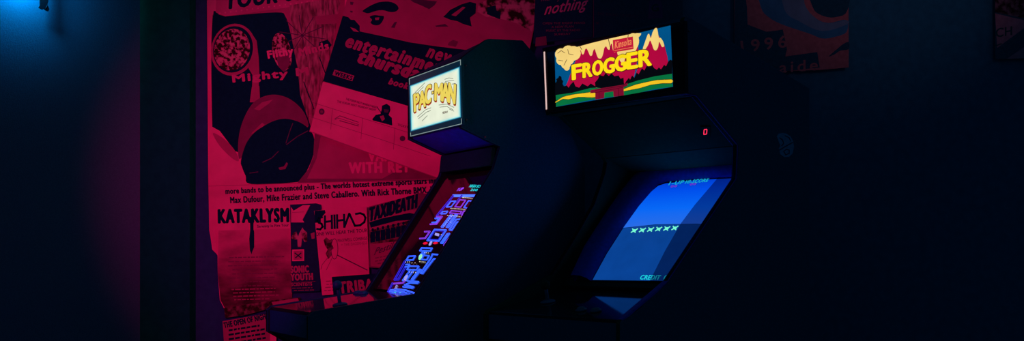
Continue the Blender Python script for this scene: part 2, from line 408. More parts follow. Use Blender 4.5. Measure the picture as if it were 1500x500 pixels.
a.text('HIGH SCORE', uv(.38, .055), uv(1.02, .045), 0, CY_, .03, upv=(3, -4)); a.text('200', uv(.55, .085), uv(.82, .08), 0, CY_, .03, upv=(2.2, -3.2))
a.text('1UP', uv(-.02, .085), uv(.2, .082), 0, PU_, .03, upv=(3, -4.5))
wire(BL_, 2.2, (.0, .125), (1.0, .113)); 
wire(DB_, 1.6, (0, .125), (0, .30)); wire(DB_, 1.2, (.36, .125), (.33, .19))
frame_(BL_, .10, .175, .28, .225); frame_(PU_, .42, .165, .64, .225); frame_(BL_, .76, .165, .98, .225)
wire(WH_, .6, *[(.45+.05*i, .145) for i in range(2)])
frame_(BL_, .10, .265, .28, .285); frame_(PU_, .40, .26, .78, .28); wire(PU_, 1, (.98, .25), (.84, .255), (.86, .29), (1.0, .285))
wire(BL_, 1.2, (.55, .30), (.52, .40), (.46, .40), (.49, .30), (.55, .30)); wire(BL_, 1.2, (.70, .29), (.70, .40), (.63, .40), (.64, .29))
wire(PU_, 1.1, (.02, .31), (.22, .31), (.22, .375), (.0, .375)); wire(BL_, 1.1, (.02, .325), (.17, .325), (.17, .36), (.02, .36))
wire(BL_, 1.1, (.78, .33), (.98, .32), (.98, .345), (.86, .35), (.86, .42), (.78, .42), (.78, .33))
frame_(BL_, .30, .425, .68, .52, 1.2); frame_(DB_, .34, .435, .64, .51, .8); wire(LB_, 2.2, (.44, .465), (.54, .47))
wire(PU_, 1.1, (.0, .44), (.18, .44), (.18, .50), (.0, .50)); wire(BL_, 1.1, (.80, .455), (.86, .45), (.84, .535), (.78, .535), (.80, .455))
wire(PU_, 1.1, (1.06, .45), (.95, .455), (.92, .55), (1.02, .55))
a.ell(*uv(.30, .545), 3.6, 1.6, RD_, -10); a.ell(*uv(.62, .54), 3.6, 1.6, RD_, -10); a.ell(*uv(.47, .545), 1.6, 4, LB_, 32)
frame_(BL_, .28, .585, .62, .61, 1.0); wire(BL_, 1.1, (.42, .61), (.38, .66), (.46, .66), (.5, .61))
frame_(BL_, .02, .655, .24, .69); frame_(BL_, .50, .65, .68, .685); a.ell(*uv(.43, .665), 2.3, 4.6, GRN_, 25)
wire(BL_, 1.1, (.75, .635), (1.04, .63), (1.04, .665), (.88, .67), (.82, .80), (.75, .80), (.78, .67), (.75, .635))
wire(DB_, 1.6, (.0, .70), (.0, .86), (.13, .86), (.13, .745)); wire(BL_, 1, (.10, .73), (.22, .73), (.22, .75), (.12, .75))
frame_(BL_, .24, .745, .56, .775, 1.0); wire(BL_, 1.1, (.36, .775), (.30, .87), (.42, .87), (.47, .775)); a.ell(*uv(.36, .845), 2, 4.6, LB_, 30)
wire(BL_, 1, (.64, .77), (.58, .86), (.64, .86), (.70, .77), (.64, .77))
wire(PU_, 1.1, (.02, .895), (.36, .89), (.38, .87)); wire(BL_, 1.1, (.48, .875), (.86, .872), (.84, .885), (.60, .888), (.46, .91), (.80, .918), (.78, .93), (.44, .925))
wire(LB_, 1.4, (.2, .915), (.22, .955)); wire(BL_, 1.3, (.02, .955), (.3, .948), (.6, .953), (.95, .967)); wire(BL_, 1.0, (.02, .972), (.3, .966), (.6, .971), (.94, .985)); wire(DB_, 1.4, (.0, .89), (.0, .97))
for (u0, u1, v, n) in ((.52, 1.0, .145, 11), (.34, .92, .243, 13), (.42, .96, .305, 11), (.50, .62, .63, 3), (.52, .70, .708, 5), (.40, .60, .80, 4), (.06, .2, .71, 3), (.30, .4, .72, 2), (.7, .7, .36, 1), (.66, .66, .47, 1), (.38, .44, .87, 2)):
    for i in range(n):
        x, y = uv(u0+(u1-u0)*i/max(1, n-1), v); a.poly([(x-.5, y-.45), (x+.5, y-.45), (x+.4, y+.5), (x-.6, y+.5)], WH_)
for i in range(7): x, y = uv(.60-.006*i, .30+.016*i); a.poly([(x-.4, y-.4), (x+.4, y-.4), (x+.4, y+.4), (x-.4, y+.4)], WH_)
a.text('CREDIT', uv(.0, 1.005), uv(.33, 1.0), 0, CY_, .04, upv=(2.5, -4.5)); a.text('0', uv(.45, 1.005), uv(.54, 1.005), 0, CY_, .04, upv=(2.5, -4.5))
a.done('screen')
# joystick and buttons
cs = A.plane((-.52, .950), (-.158, .9985)); nl = A.root.matrix_basis.to_3x3().inverted() @ cs.n
if nl.z < 0: nl = -nl
joystick(A, A.local(cs.at(498, 447)), nl, TRIMM, .078)
for p in (.06, .11): button(A, Vector((p, -.22, .9902)), nl, TRIMM)

# ---- right cabinet (picture marquee, river game)
W2 = .592
B = Cabinet('arcade_cabinet', (.4995, 2.9659), (1296, -1500), W2)
tag(B.root, 'right black arcade cabinet with mountain picture marquee and bright blue screen', 'arcade machine')
low = [(-.20, .972), (-.262, .95), (-.27, .94), (-.27, .86), (-.12, .80), (-.12, .10), (-.07, .10), (-.07, 0), (.63, 0), (.64, .02), (.64, 1.678), (.03, 1.818)]
up_ = [(.01, 1.820), (0, 1.812), (0, 1.592), (.054, 1.592)]
pR = up_+[(.25, 1.462), (.250, 1.44), (.243, 1.359), (-.074, 1.052)]+low
pL = up_+[(.26, 1.47), (.275, 1.45), (.266, 1.41), (.214, 1.301), (.129, 1.193), (.017, 1.061), (-.06, 1.03)]+low
B.side('side_panel', 0, pL, CAB); sideR = B.side('side_panel', W2-B.t, pR, CAB)
B.edging('edge_trim', 0, [(.275, 1.45), (.266, 1.41), (.214, 1.301), (.129, 1.193), (.017, 1.061)], REDLIT)
B.edging('edge_trim', W2-B.t, [(0, 1.592), (.054, 1.592), (.25, 1.462), (.25, 1.44), (.243, 1.359), (-.074, 1.052), (-.262, .95)], mat('screen_lit_trim', (.01, .14, .95), .5, .2), out=.006)  # screen light on this edge, put into the trim's blue
B.board('hood_roof', (.012, 1.818), (.637, 1.676), CAB)
B.board('back_panel', (.625, 1.66), (.625, .02), CAB)
B.board('hood_underside', (.008, 1.594), (.06, 1.594), INNER, th=-.008)
B.board('speaker_panel', (.062, 1.592), (.262, 1.462), INNER, th=-.012)
B.board('front_panel', (-.105, .10), (-.105, .80), CAB)
B.board('kick_plate', (-.06, .002), (-.06, .10), TRIMM)
B.board('control_panel_apron', (-.262, .862), (-.262, .938), CAB, bev=0)
B.board('apron_bottom', (-.112, .805), (-.255, .862), CAB, bev=0)
B.board('control_panel', (-.258, .948), (.055, 1.012), PANEL, th=.012)
coin_door(B, -.105, .15, .45, .22, .66)
S0, S1 = (.060, 1.0245), (.402, 1.376)
B.board('bezel', S0, (.43, 1.405), mat('black_bezel_card', (.01, .1, .05), .5, .25), th=.012, bev=0)
B.board('bezel_top_board', (.27, 1.462), (.425, 1.41), INNER, th=-.01, bev=0)
# marquee
mq = B.plane((0, 1.5), (0, 1.8))
zf = zoomed(780, 30, 3.573)
Q = [(794.5, 70.5), (1003, 30.5), (1004.5, 137), (799, 165)]
a = Art(mq, .004, B.root); a.slab(Q, mat('dark_red_frame', (.10, .03, .035), .5, .3), .012); a.done('marquee_frame')
a = Art(mq, .0062, B.root); a.slab([(796.2, 76), (797.6, 75.6), (800.8, 160), (799.4, 160.5)], glow((225, 190, 185), name='glowing_chrome_strip'), .003); a.done('marquee_edge_strip')  # bright reflection on the chrome strip, painted as emission
a = Art(mq, .0058, B.root); a.slab([(801.5, 77), (1000, 37), (1001.5, 130), (803.5, 159)], mat('black_marquee_glass', (.008, .02, .025), .15, .4), .0016); a.done('marquee_border')
a = Art(mq, .0068, B.root)
SKY = glow((0, 82, 135)); REDM = glow((178, 8, 62)); SNOW = glow((246, 212, 125)); BLK = glow((6, 8, 14)); GRE = glow((8, 112, 62)); YEL2 = glow((243, 196, 36)); BRG = glow((122, 12, 44)); YT = glow((255, 222, 22)); DKR = glow((60, 4, 18))
E4 = zf((116, 168), (722, 26), (734, 347), (124, 452))
a.slab(E4, SKY, .0008)
a.poly(zf((160, 372), (185, 320), (205, 262), (228, 205), (252, 136), (548, 66), (555, 180), (530, 300), (480, 345), (200, 385)), REDM)
a.poly(zf((538, 290), (565, 200), (590, 140), (640, 48), (688, 120), (706, 190), (714, 240), (700, 275), (600, 300)), REDM)
for x, y, r in ((150, 178, 32), (188, 165, 34), (150, 208, 26), (175, 228, 26), (215, 172, 38), (190, 205, 28), (180, 248, 15)): a.ell(780+x/3.573, 30+y/3.573, r/3.573, r/3.573, SNOW, n=18)
a.poly(zf((205, 146), (251, 134), (240, 165), (225, 205), (200, 230)), SNOW)
for P in ([(132, 172), (150, 158), (170, 170)], [(185, 152), (190, 175), (214, 180)], [(136, 208), (160, 212)], [(180, 205), (165, 235)]): a.line(zf(*P), .7, DKR)
a.poly(smooth(zf((252, 134), (254, 158), (262, 178), (270, 172), (276, 152), (284, 148), (292, 162), (302, 184), (312, 182), (318, 160), (326, 150), (334, 172), (344, 196), (360, 198), (370, 175), (376, 146), (386, 136), (394, 150), (404, 152), (410, 126), (416, 124), (422, 156), (432, 168), (440, 158), (447, 180), (456, 208), (470, 222), (482, 212), (487, 185), (496, 196), (508, 205), (518, 180), (545, 150), (550, 100), (548, 66))), SNOW)
a.ell(780+525/3.573, 30+112/3.573, 33/3.573, 46/3.573, SNOW, 8)
a.line(zf((246, 130), (258, 152)), .9, DKR); a.line(zf((398, 98), (410, 150)), .9, DKR); a.line(zf((502, 72), (500, 95), (490, 112)), .9, DKR)
a.poly(smooth(zf((578, 150), (590, 112), (604, 74), (612, 72), (620, 92), (630, 60), (644, 40), (654, 46), (662, 88), (672, 92), (684, 110), (690, 134), (678, 138), (664, 112), (658, 140), (648, 156), (636, 152), (626, 125), (616, 105), (606, 128), (590, 152))), SNOW)
SGN = glow((196, 28, 58)); SGT = glow((250, 140, 90))
a.poly(zf((421, 103), (526, 84), (530, 150), (424, 168)), SGN); a.line(zf((430, 158), (524, 140)), .7, SGT)
zt(a, 'Kinsolta', 432, 148, 520, 126, -4, -36, SGT, .01, 3.573, (780, 30), shear=.35)
# dark woods
a.poly(zf((118, 400), (120, 330), (128, 316), (124, 308), (136, 300), (140, 290), (152, 294), (154, 310), (162, 318), (158, 332), (166, 345), (180, 340), (190, 352), (200, 335), (216, 320), (226, 345), (245, 352), (262, 330), (276, 338), (290, 345), (306, 330), (330, 345), (340, 368), (200, 400)), BLK)
a.poly(zf((470, 360), (490, 320), (505, 300), (512, 310), (522, 288), (534, 300), (546, 272), (556, 282), (574, 250), (586, 262), (600, 236), (612, 244), (626, 232), (638, 250), (652, 258), (662, 246), (674, 256), (690, 232), (700, 240), (712, 214), (724, 205), (731, 210), (733, 300), (600, 320)), BLK)
a.poly(zf((123, 390), (210, 378), (300, 354), (340, 352), (470, 342), (560, 312), (640, 292), (732, 278), (734, 347), (640, 360), (560, 378), (480, 392), (330, 412), (124, 452)), GRE)
a.poly(smooth(zf((124, 424), (160, 400), (210, 388), (300, 376), (330, 380), (330, 402), (290, 404), (240, 402), (190, 414), (160, 412), (125, 430))), YEL2)
a.poly(smooth(zf((470, 362), (540, 336), (600, 322), (650, 312), (727, 309), (728, 328), (680, 330), (620, 338), (560, 356), (520, 362), (476, 372))), YEL2)
for P in ([(124, 424), (160, 400), (210, 388), (300, 376)], [(470, 362), (540, 336), (600, 322), (650, 312), (733, 308)], [(733, 330), (680, 330), (620, 338), (560, 356), (476, 372)], [(125, 430), (160, 412), (190, 414), (240, 402), (330, 402)], [(123, 390), (210, 378), (300, 354)], [(560, 312), (640, 292), (732, 278)]): a.line(zf(*P), .6, BLK)
a.poly(zf((330, 350), (328, 325), (345, 305), (352, 285), (372, 292), (384, 276), (400, 290), (416, 278), (430, 292), (452, 288), (462, 305), (478, 300), (480, 330), (496, 340), (400, 362)), BLK)
a.poly(zf((304, 366), (330, 360), (480, 336), (498, 326), (499, 340), (478, 350), (480, 392), (426, 400), (424, 372), (378, 378), (376, 408), (330, 414), (330, 378), (304, 380)), BRG)
for P in ([(304, 380), (330, 378), (478, 350), (499, 340)], [(350, 376), (350, 410)], [(452, 358), (453, 396)], [(330, 366), (480, 342)]): a.line(zf(*P), .6, DKR)
LT = [('F', 212, 310, 258, 302, -2, -74), ('R', 268, 299, 312, 291, -2, -72), ('O', 318, 290, 368, 280, 0, -74), ('G', 376, 279, 428, 270, 0, -76), ('G', 436, 268, 490, 258, 0, -80), ('E', 500, 254, 550, 246, -2, -80), ('R', 562, 243, 622, 233, -2, -82)]
for L, x0, y0, x1, y1, ux, uy in LT: zt(a, L, x0-2.5, y0+3, x1+2.5, y1+3, ux, uy*1.06, DKR, .062, 3.573, (780, 30))
for L, x0, y0, x1, y1, ux, uy in LT: zt(a, L, x0, y0, x1, y1, ux, uy, YT, .052, 3.573, (780, 30))
a.done('marquee')
# CRT
scs = B.plane(S0, S1)
lim = W2-B.t-.004
def clampR0(v, l):
    return Vector((min(v.x, l), v.y, v.z))
def clampR(v):
    if v.x > lim: v.x = lim
    return v
a = Art(scs, .004, B.root, fix=clampR)
left = [(866, 412), (888, 372), (912, 335), (936, 302), (954, 281), (964, 271), (975, 267)]
a.slab(left+[(1010, 263.5), (1050, 261), (1085, 259.5), (1140, 259), (1040, 416)], GLASS, .004)
lipm = mat('halo_lip_blue', (.01, .16, .85), .6, .1)  # added blue lip that imitates the soft halo around the screen
bm = bmesh.new()
inn = [B.local(scs.at(x, y, .0045)) for x, y in left+[(1010, 263.5), (1050, 261), (1078, 259.8)]]
nb = B.root.matrix_basis.to_3x3().inverted() @ scs.n
outp = [B.local(scs.at(x, y, .0045)) for x, y in [(838, 413), (858, 368), (884, 327), (908, 291), (926, 268), (938, 256), (952, 249), (1000, 246), (1044, 244), (1084, 243)]]
rings = []
for f_, h_ in ((0, 0), (.16, .017), (.36, .027), (.6, .031), (.82, .031), (.84, -.001)):
    rings.append([bm.verts.new(clampR0(a_+(b_-a_)*f_+nb*h_, lim)) for a_, b_ in zip(inn, outp)])
for ra, rb in zip(rings, rings[1:]):
    for i in range(len(ra)-1): bm.faces.new([ra[i], ra[i+1], rb[i+1], rb[i]])
link('halo_lip', bm, lipm, B.root, True)
def screenmat(name, c0, c1, sp=9):
    m = glow(c0, 1, name=name); return m
def grad(name, stops, z0, z1):
    m = glow(stops[0][1], 1.001, name=name); nt = m.node_tree; b = nt.nodes['Principled BSDF']
    tc = nt.nodes.new('ShaderNodeTexCoord'); sx = nt.nodes.new('ShaderNodeSeparateXYZ'); mr = nt.nodes.new('ShaderNodeMapRange')
    mr.inputs['From Min'].default_value = z0; mr.inputs['From Max'].default_value = z1
    rp = nt.nodes.new('ShaderNodeValToRGB')
    while len(rp.color_ramp.elements) < len(stops): rp.color_ramp.elements.new(.5)
    for e, (p, c) in zip(rp.color_ramp.elements, stops): e.position = p; e.color = (*lin(c), 1)
    nt.links.new(tc.outputs['Object'], sx.inputs[0]); nt.links.new(sx.outputs['Z'], mr.inputs['Value'])
    nt.links.new(mr.outputs[0], rp.inputs['Fac']); nt.links.new(rp.outputs['Color'], b.inputs['Emission Color']); return m
RIV = grad('river_phosphor', [(0, (38, 108, 232)), (.35, (8, 104, 246)), (.75, (0, 78, 236)), (1, (0, 60, 205))], B.local(scs.at(960, 329)).z, B.local(scs.at(1020, 262)).z)
ROAD = glow((9, 66, 148), name='road_phosphor')
a.poly([(913, 334), (936, 302), (954, 281), (964, 272.5), (975, 269), (1010, 265), (1050, 262.5), (1085, 261), (1135, 260.5), (1100, 330), (1020, 328), (960, 329)], RIV)
a.poly([(868, 410.5), (889, 372), (913, 334.5), (960, 329.5), (1020, 328.5), (1100, 330.5), (1045, 413)], ROAD)
TQ = glow((20, 165, 200)); FG = glow((120, 255, 215)); RD2 = glow((120, 40, 190))
a.text('1-UP', (979, 271.5), (1000, 269.5), 0, TQ, .04, upv=(3, -5)); a.text('HI-SCORE', (1003, 269.5), (1036, 266.5), 0, TQ, .04, upv=(3, -5))
a.text('00', (982, 275), (991, 274), 0, RD2, .04, upv=(1.5, -3)); a.text('00', (1010, 272), (1019, 271), 0, RD2, .04, upv=(1.5, -3))
for i in range(6):
    x = 929+i*11.9; y = 338.2-i*.75
    a.line([(x-4.5, y+2.6), (x-1.5, y+.8), (x+2, y-.8), (x+5, y-2.8)], 1.5, FG); a.line([(x-2.4, y-2.6), (x-.4, y), (x+1.6, y+2.6)], 1.6, FG); a.ell(x+.2, y, 3, 2, FG, -15, 10)
a.text('CREDIT  0', (937, 410), (975, 410.5), 0, CY_, .03, upv=(3, -6.5))
a.done('screen')
# added tint strip imitating the dim reflected band right on the tube
tint = bpy.data.materials.new('dim_band_tint'); tint.use_nodes = True; nt = tint.node_tree; nt.nodes.clear()
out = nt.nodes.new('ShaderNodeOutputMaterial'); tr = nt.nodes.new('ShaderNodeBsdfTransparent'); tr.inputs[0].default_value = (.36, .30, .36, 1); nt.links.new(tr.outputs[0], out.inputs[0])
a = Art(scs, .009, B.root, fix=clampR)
a.poly([(1052, 260.2), (1018, 300), (997, 328), (974, 368), (952, 411.6), (1040, 414), (1140, 258)], tint); tag(a.done('dim_band_overlay'), 'added tint strip for the dim reflected band right on the screen')
a = Art(scs, .004, B.root); a.slab([(812, 391), (840, 391), (834, 406), (805, 406)], mat('faded_red_card', (.32, .06, .07), .6, .2), .002); a.rows(812, 834, 394, 3, 4, DARKP, 1.2); a.done('instruction_card')
# counter light on the speaker panel
spk = B.plane((.062, 1.592), (.262, 1.462))
if spk.n.z > 0: spk.n = -spk.n
a = Art(spk, .003, B.root); a.slab([(1026, 186), (1040, 186), (1040, 201), (1026, 201)], INNER, .003)
LED = glow((255, 40, 70), 1.3)
for P in ([(1031.8, 190), (1035.4, 189.6)], [(1031.4, 190.6), (1030.9, 196.2)], [(1035.6, 190.2), (1035.1, 195.8)], [(1030.9, 197), (1034.8, 196.6)]): a.line(P, 1.35, LED)
tag(a.done('digit_display'), 'small red glowing digit')
sp2 = Surf(B.world(W2, 0, 0), B.w)
for px, py in ((1007, 124), (1009, 45)): screw(B, px, py, sp2, STEEL, .004)
# emblem sticker on right side panel
a = Art(sp2, .0015, B.root); STK = mat('faded_blue_sticker', (.28, .75, .85), .6, .2); STD = mat('sticker_dark_print', (.03, .10, .14), .6, .2)
zs = zoomed(1100, 0, 2)
a.slab(zs((76, 400), (82, 392), (92, 390), (104, 392), (116, 400), (124, 414), (126, 432), (122, 450), (112, 460), (98, 461), (86, 452), (82, 436), (86, 428), (82, 416)), STK, .0012)
a.line(zs((84, 404), (92, 410), (96, 420), (90, 428)), 1.6, STD); a.line(zs((84, 440), (100, 430), (122, 418)), 1.6, STD); a.line(zs((100, 398), (112, 404), (116, 414)), 1.4, STD)
a.line(zs((96, 444), (104, 438), (112, 440), (112, 450), (102, 454), (96, 444)), 1.4, STD)
tag(a.done('emblem_sticker'), 'faded blue oval emblem sticker')
ct = B.plane((-.258, .948), (.055, 1.012)); nl = B.root.matrix_basis.to_3x3().inverted() @ ct.n
if nl.z < 0: nl = -nl
joystick(B, Vector((.14, -.12, .948+.138*.2045+.001)), nl, INNER, .07)
for p in (.36, .42): button(B, Vector((p, -.19, .948+.068*.2045+.001)), nl, TRIMM)

# ---------------------------------------------------------------- posters on the back wall
def poster(order): return Art(WALL, .003+order*.0065)
# festival poster
a = poster(0)
a.slab([(303, -40), (690, -40), (690, 345), (560, 350), (332, 345), (330, 378), (322, 380), (317, 372), (311, 366), (308, 345), (306.5, 338), (305, 250)], PAPER)
a.poly([(311, 22), (330, 18), (440, 8), (470, 0), (505, -10), (505, 205), (455, 200), (360, 215), (311, 192)], PINKP)
a.poly(smooth([(311, 28), (330, 24), (405, 18), (418, 24), (424, 42), (432, 75), (440, 110), (452, 140), (455, 200), (380, 225), (345, 222), (335, 212), (325, 196), (316, 191), (311, 190)]), INK)
a.poly([(318, -40), (500, -40), (480, 0), (455, 4), (420, 11), (330, 24), (316, 18)], ROSEP)
a.text('TOUR 05', (334, 13), (446, -2), 24, INK, .05, .25)
for i in range(18): a.ell(322+i*8, 19.5-i*1.05, 1.2, 1.2, PAPER, n=8)
# wheel and crowd photo
a.poly([(424, 8), (500, -5), (478, 120), (455, 185), (440, 140), (436, 100), (428, 60)], STREAK)
for k in range(10):
    r = math.radians(k*36+10); a.line([(443, 52), (443+34*math.cos(r), 52+30*math.sin(r))], 1.1, DARKP)
a.poly([(468, 62), (480, 58), (486, 66), (482, 72), (466, 72)], INK); a.poly([(462, 24), (500, 20), (500, 34), (464, 36)], PINKP)
for x, y in ((468, 84), (474, 100), (445, 120), (452, 138)): a.line([(x, y), (x+8, y+22)], 1.4, INK)
# goggles
a.poly([(368, 48), (376, 60), (379, 85), (380, 108), (378, 148), (369, 148), (370, 110), (364, 100)], PINKP)
a.poly([(369, 128), (380, 126), (381, 150), (366, 150)], PINKP)
a.ell(342, 73, 32.5, 38.5, PINKP, 14); a.ell(341.5, 72.5, 29, 34.5, INK, 14); a.ell(340, 73, 26, 31, PH2, 14)
a.ell(413, 76, 13.5, 28, PH2, -12); a.poly([(404, 78), (426, 76), (424, 96), (416, 106), (408, 98)], MIDP)
a.text('Mighty M', (342, 124), (452, 113), 14, ROSEP, .05); a.text('Filthy', (394, 89), (430, 83), 14, PAPER, .05)
a.text('Minds', (440, 82), (482, 72), 11, ROSEP, .05)
# pale ground behind the boot, the boot
a.poly([(311, 186), (322, 192), (340, 216), (352, 238), (352, 268), (307, 271), (306, 240)], PAPER)
a.poly(smooth([(312, 195), (330, 205), (345, 222), (350, 236), (340, 232), (322, 214)]), PINKP)
a.poly([(450, 190), (505, 205), (505, 262), (440, 266), (430, 240)], PAPER)
a.poly(smooth([(349, 212), (352, 190), (360, 168), (372, 150), (388, 141), (404, 139), (420, 143), (434, 152), (446, 166), (452, 185), (440, 186), (420, 176), (395, 182), (370, 202), (356, 228), (350, 232)]), MIDP)
a.poly([(372, 160), (384, 150), (400, 146), (394, 152), (380, 162)], PINKP); a.poly([(368, 196), (384, 180), (388, 183), (374, 196)], PINKP)
a.poly(smooth([(353, 236), (360, 212), (372, 195), (388, 184), (402, 177), (418, 174), (436, 178), (448, 185), (458, 196), (461, 210), (459, 228), (452, 246), (444, 260), (436, 267), (368, 270), (360, 258), (355, 246)]), INK)
for P in ([(420, 212), (436, 200), (451, 192)], [(419, 210), (424, 194), (429, 181)], [(366, 254), (378, 252)], [(385, 238), (398, 232), (408, 222)]): a.line(P, 1.2, DARKP)
a.poly([(408, 246), (416, 244), (420, 238), (422, 240), (418, 248), (410, 249)], MIDP)
# band under the tilted sheet, and text strip
a.poly([(461, 196), (530, 214), (690, 262), (690, 264), (560, 266), (436, 268), (452, 248), (459, 230)], MIDP)
a.poly([(470, 200), (530, 216), (600, 240), (560, 262), (450, 262), (464, 232)], PINKP)
a.text('WITH REY', (512, 254), (600, 252), 15, PAPER, .06); a.text('VAN', (540, 236), (574, 236), 14, PAPER, .06)
a.text('more bands to be announced plus - The worlds hotest extreme sports stars including', (331, 287), (662, 270), 10.5, INK, .035)
a.text('Max Dufour, Mike Frazier and Steve Caballero. With Rick Thorne BMX. With', (338, 299.5), (650, 283), 10.5, INK, .035)
a.line([(306, 273), (640, 262)], .8, PINKP)
tag(a.done('festival_poster'), 'big tour poster with goggles, black boot and two lines of small black text', 'poster')
# lower left knife poster
a = poster(1)
a.slab([(318, 304), (425, 301), (428, 448), (400, 452), (330, 456), (322, 440), (319, 400)], PAPER)
a.poly([(320, 338), (425, 335), (428, 447), (400, 451), (331, 455), (323, 440), (319, 400)], MIST)
a.text('KATAKLYSM', (320.5, 327), (422.5, 325), 19.5, INK, .06)
a.text('Serenity in Fire Tour', (377, 335), (423, 333), 5, DARKP, .03)
a.poly([(366, 318), (371.5, 318), (371.5, 337), (372.5, 340), (372.5, 362), (370, 368), (368.5, 373), (366, 367), (365, 350), (366.5, 338)], INK)
a.rows(332, 420, 377, 8, 6, MIDP, 1.7, -.02, 7)
a.rows(335, 410, 424, 4, 5, PINKP, 1.6, -.03, 9)
tag(a.done('concert_poster'), 'poster with heavy black heading, a hanging knife and a misty city', 'poster')
# black strip poster
a = poster(2)
a.slab([(425, 300), (463, 298), (470, 300), (470, 420), (468, 427), (427, 429)], BLACKPAPER)
zk = zoomed(420, 295, 7.144)
a.poly(zk((46, 62), (72, 100), (170, 42), (245, 42), (165, 195), (184, 222), (46, 222)), PAPER); a.line(zk((60, 118), (180, 112)), .8, PINKP)
a.poly(zk((46, 385), (70, 330), (100, 318), (118, 372), (135, 330), (165, 275), (178, 300), (212, 325), (215, 420), (190, 430), (160, 385), (150, 480), (115, 480), (112, 400), (60, 400)), PH1)
a.poly(zk((250, 340), (290, 325), (292, 390), (262, 395)), PINKP)
ring(a, [(428, 366), (445.5, 365.5), (445.5, 382.5), (428, 383)], [(430, 368), (443.5, 367.5), (443.5, 380.5), (430, 381)], PAPER)
a.poly([(430, 368), (443.5, 367.5), (443.5, 380.5), (430, 381)], PINKP); a.line([(432, 371), (441, 378)], 1.6, INK); a.line([(441, 371), (433, 378)], 1.6, INK)
a.text('SONIC', (426.5, 400), (452, 399), 9.5, PINKP, .06); a.text('YOUTH', (426.5, 411.5), (458, 410), 9.5, PINKP, .06)
a.text('SCIENTISTS', (427, 419.5), (457, 418.5), 4.5, PINKP, .04)
a.line([(427, 414), (462, 412.5)], .6, MIDP); a.rows(427, 462, 422, 2, 3.4, MIDP, 1.4, -.03, 3)
tag(a.done('concert_poster'), 'narrow black poster with square emblem and two-line pale heading', 'poster')
# pale microphone poster
a = poster(3)
a.slab([(460, 309), (537, 303), (541, 404), (536, 428), (472, 433)], PAPER)
a.poly([(460.5, 309), (476, 308), (477, 312), (470, 320), (470, 326), (461, 327)], INK)
zq = zoomed(420, 295, 7.144)
for P in ([(372, 168), (335, 176), (318, 205), (336, 226), (366, 238), (376, 268), (350, 296), (316, 290)], [(400, 155), (400, 290)], [(400, 218), (470, 208)], [(472, 148), (474, 286)], [(500, 146), (502, 284)], [(527, 144), (529, 282)],
          [(527, 206), (600, 196)], [(600, 140), (602, 272)], [(604, 272), (655, 130), (714, 258), (768, 252), (812, 220), (824, 175), (806, 140), (770, 126), (722, 134)]): a.line(zq(*P), 3.2, INK)
a.text('ONE WILL HEAR THE TOUR', (463, 346), (538, 340), 5, DARKP, .02)
a.text('MAXWELL COMINGS', (495, 355), (538, 351.5), 4.5, MIDP, .02); a.text('+ THE EAGERNESS', (500, 361), (538, 358), 4, PINKP, .02)
a.poly([(474, 352), (478, 348), (483, 352), (487, 350), (486, 358), (489, 364), (484, 368), (486, 374), (481, 380), (477, 372), (480, 366), (476, 360)], PH3)
ring_p = [(490+5*math.cos(i*math.pi/12), 365+15*math.sin(i*math.pi/12)) for i in range(25)]; a.line(ring_p, .9, DARKP)
a.line([(494, 374), (538, 396)], 1.5, DARKP); a.line([(480, 378), (472, 388), (470, 395)], .8, MIDP); a.line([(486, 379), (478, 396)], .7, MIDP)
a.rows(474, 536, 412, 4, 4.5, PINKP, 1.5, -.06, 12)
tag(a.done('concert_poster'), 'pale poster with thin wide black heading and a sketched microphone stand', 'poster')
# band photo poster
a = poster(4)
a.slab([(540, 303), (598, 288), (613, 283), (650, 286), (650, 392), (600, 396), (541, 392)], MIDP)
a.poly([(541, 318), (614, 306), (650, 306), (650, 392), (600, 395), (543, 390)], PINKP)
a.poly([(541, 326), (560, 320), (600, 312), (618, 316), (616, 322), (580, 324), (543, 334)], INK)
a.text('TAXIDEATH', (541, 324), (610, 304), 0, INK, .06, upv=(1, -19))
a.poly([(541, 338), (604, 322), (610, 345), (600, 352), (542, 358)], PH3)
for i in range(8):
    x = 546+i*7.5; y = 340-i*1.6; a.ell(x, y-3, 2, 2.6, INK, n=10); a.poly([(x-3.4, y), (x+3.4, y-.6), (x+3.4, y+15), (x-3.4, y+16)], INK)
a.text('Pestilence', (548, 374), (598, 356), 0, DARKP, .02, upv=(2, -10), shear=.3); a.rows(548, 600, 378, 3, 4.5, MIDP, 1.6, -.2, 4)
a.poly([(628, 290), (650, 284), (650, 300), (632, 304)], INK)
tag(a.done('concert_poster'), 'poster with dark lettering arched over a row of band members', 'poster')
# small black poster behind joystick
a = poster(5)
a.slab([(486, 406), (566, 400), (568, 446), (520, 452), (489, 440)], INK)
a.text('TRIBAL', (498, 430), (556, 424), 16, PINKP, .05); a.rows(500, 560, 434, 2, 5, PINKP, 1.5, -.08, 2)
tag(a.done('flyer'), 'small black flyer with pale block letters above the left control panel', 'poster')
# bottom-left flyer
a = poster(3)
a.slab([(326, 471), (390, 460), (406, 459), (404, 530), (330, 530)], PINKP)
a.poly([(396, 462), (405, 461), (404, 529), (395, 529)], PAPER)
a.text('THE OPEN OF NIGHT', (329, 481), (394, 467), 8, INK, .05); a.rows(329, 392, 484, 5, 6.5, INK, 3, -.16, 6)
tag(a.done('flyer'), 'flyer with dense black print low by the left cabinet corner', 'poster')
# torn scraps between
a = poster(2)
a.slab([(328, 452), (400, 440), (440, 436), (440, 450), (410, 455), (396, 452), (360, 462), (330, 466)], PH3)
a.poly([(398, 443), (436, 437), (438, 441), (400, 448)], PINKP)
tag(a.done('torn_paper'), 'torn dark scrap of poster under the misty city poster', 'paper')
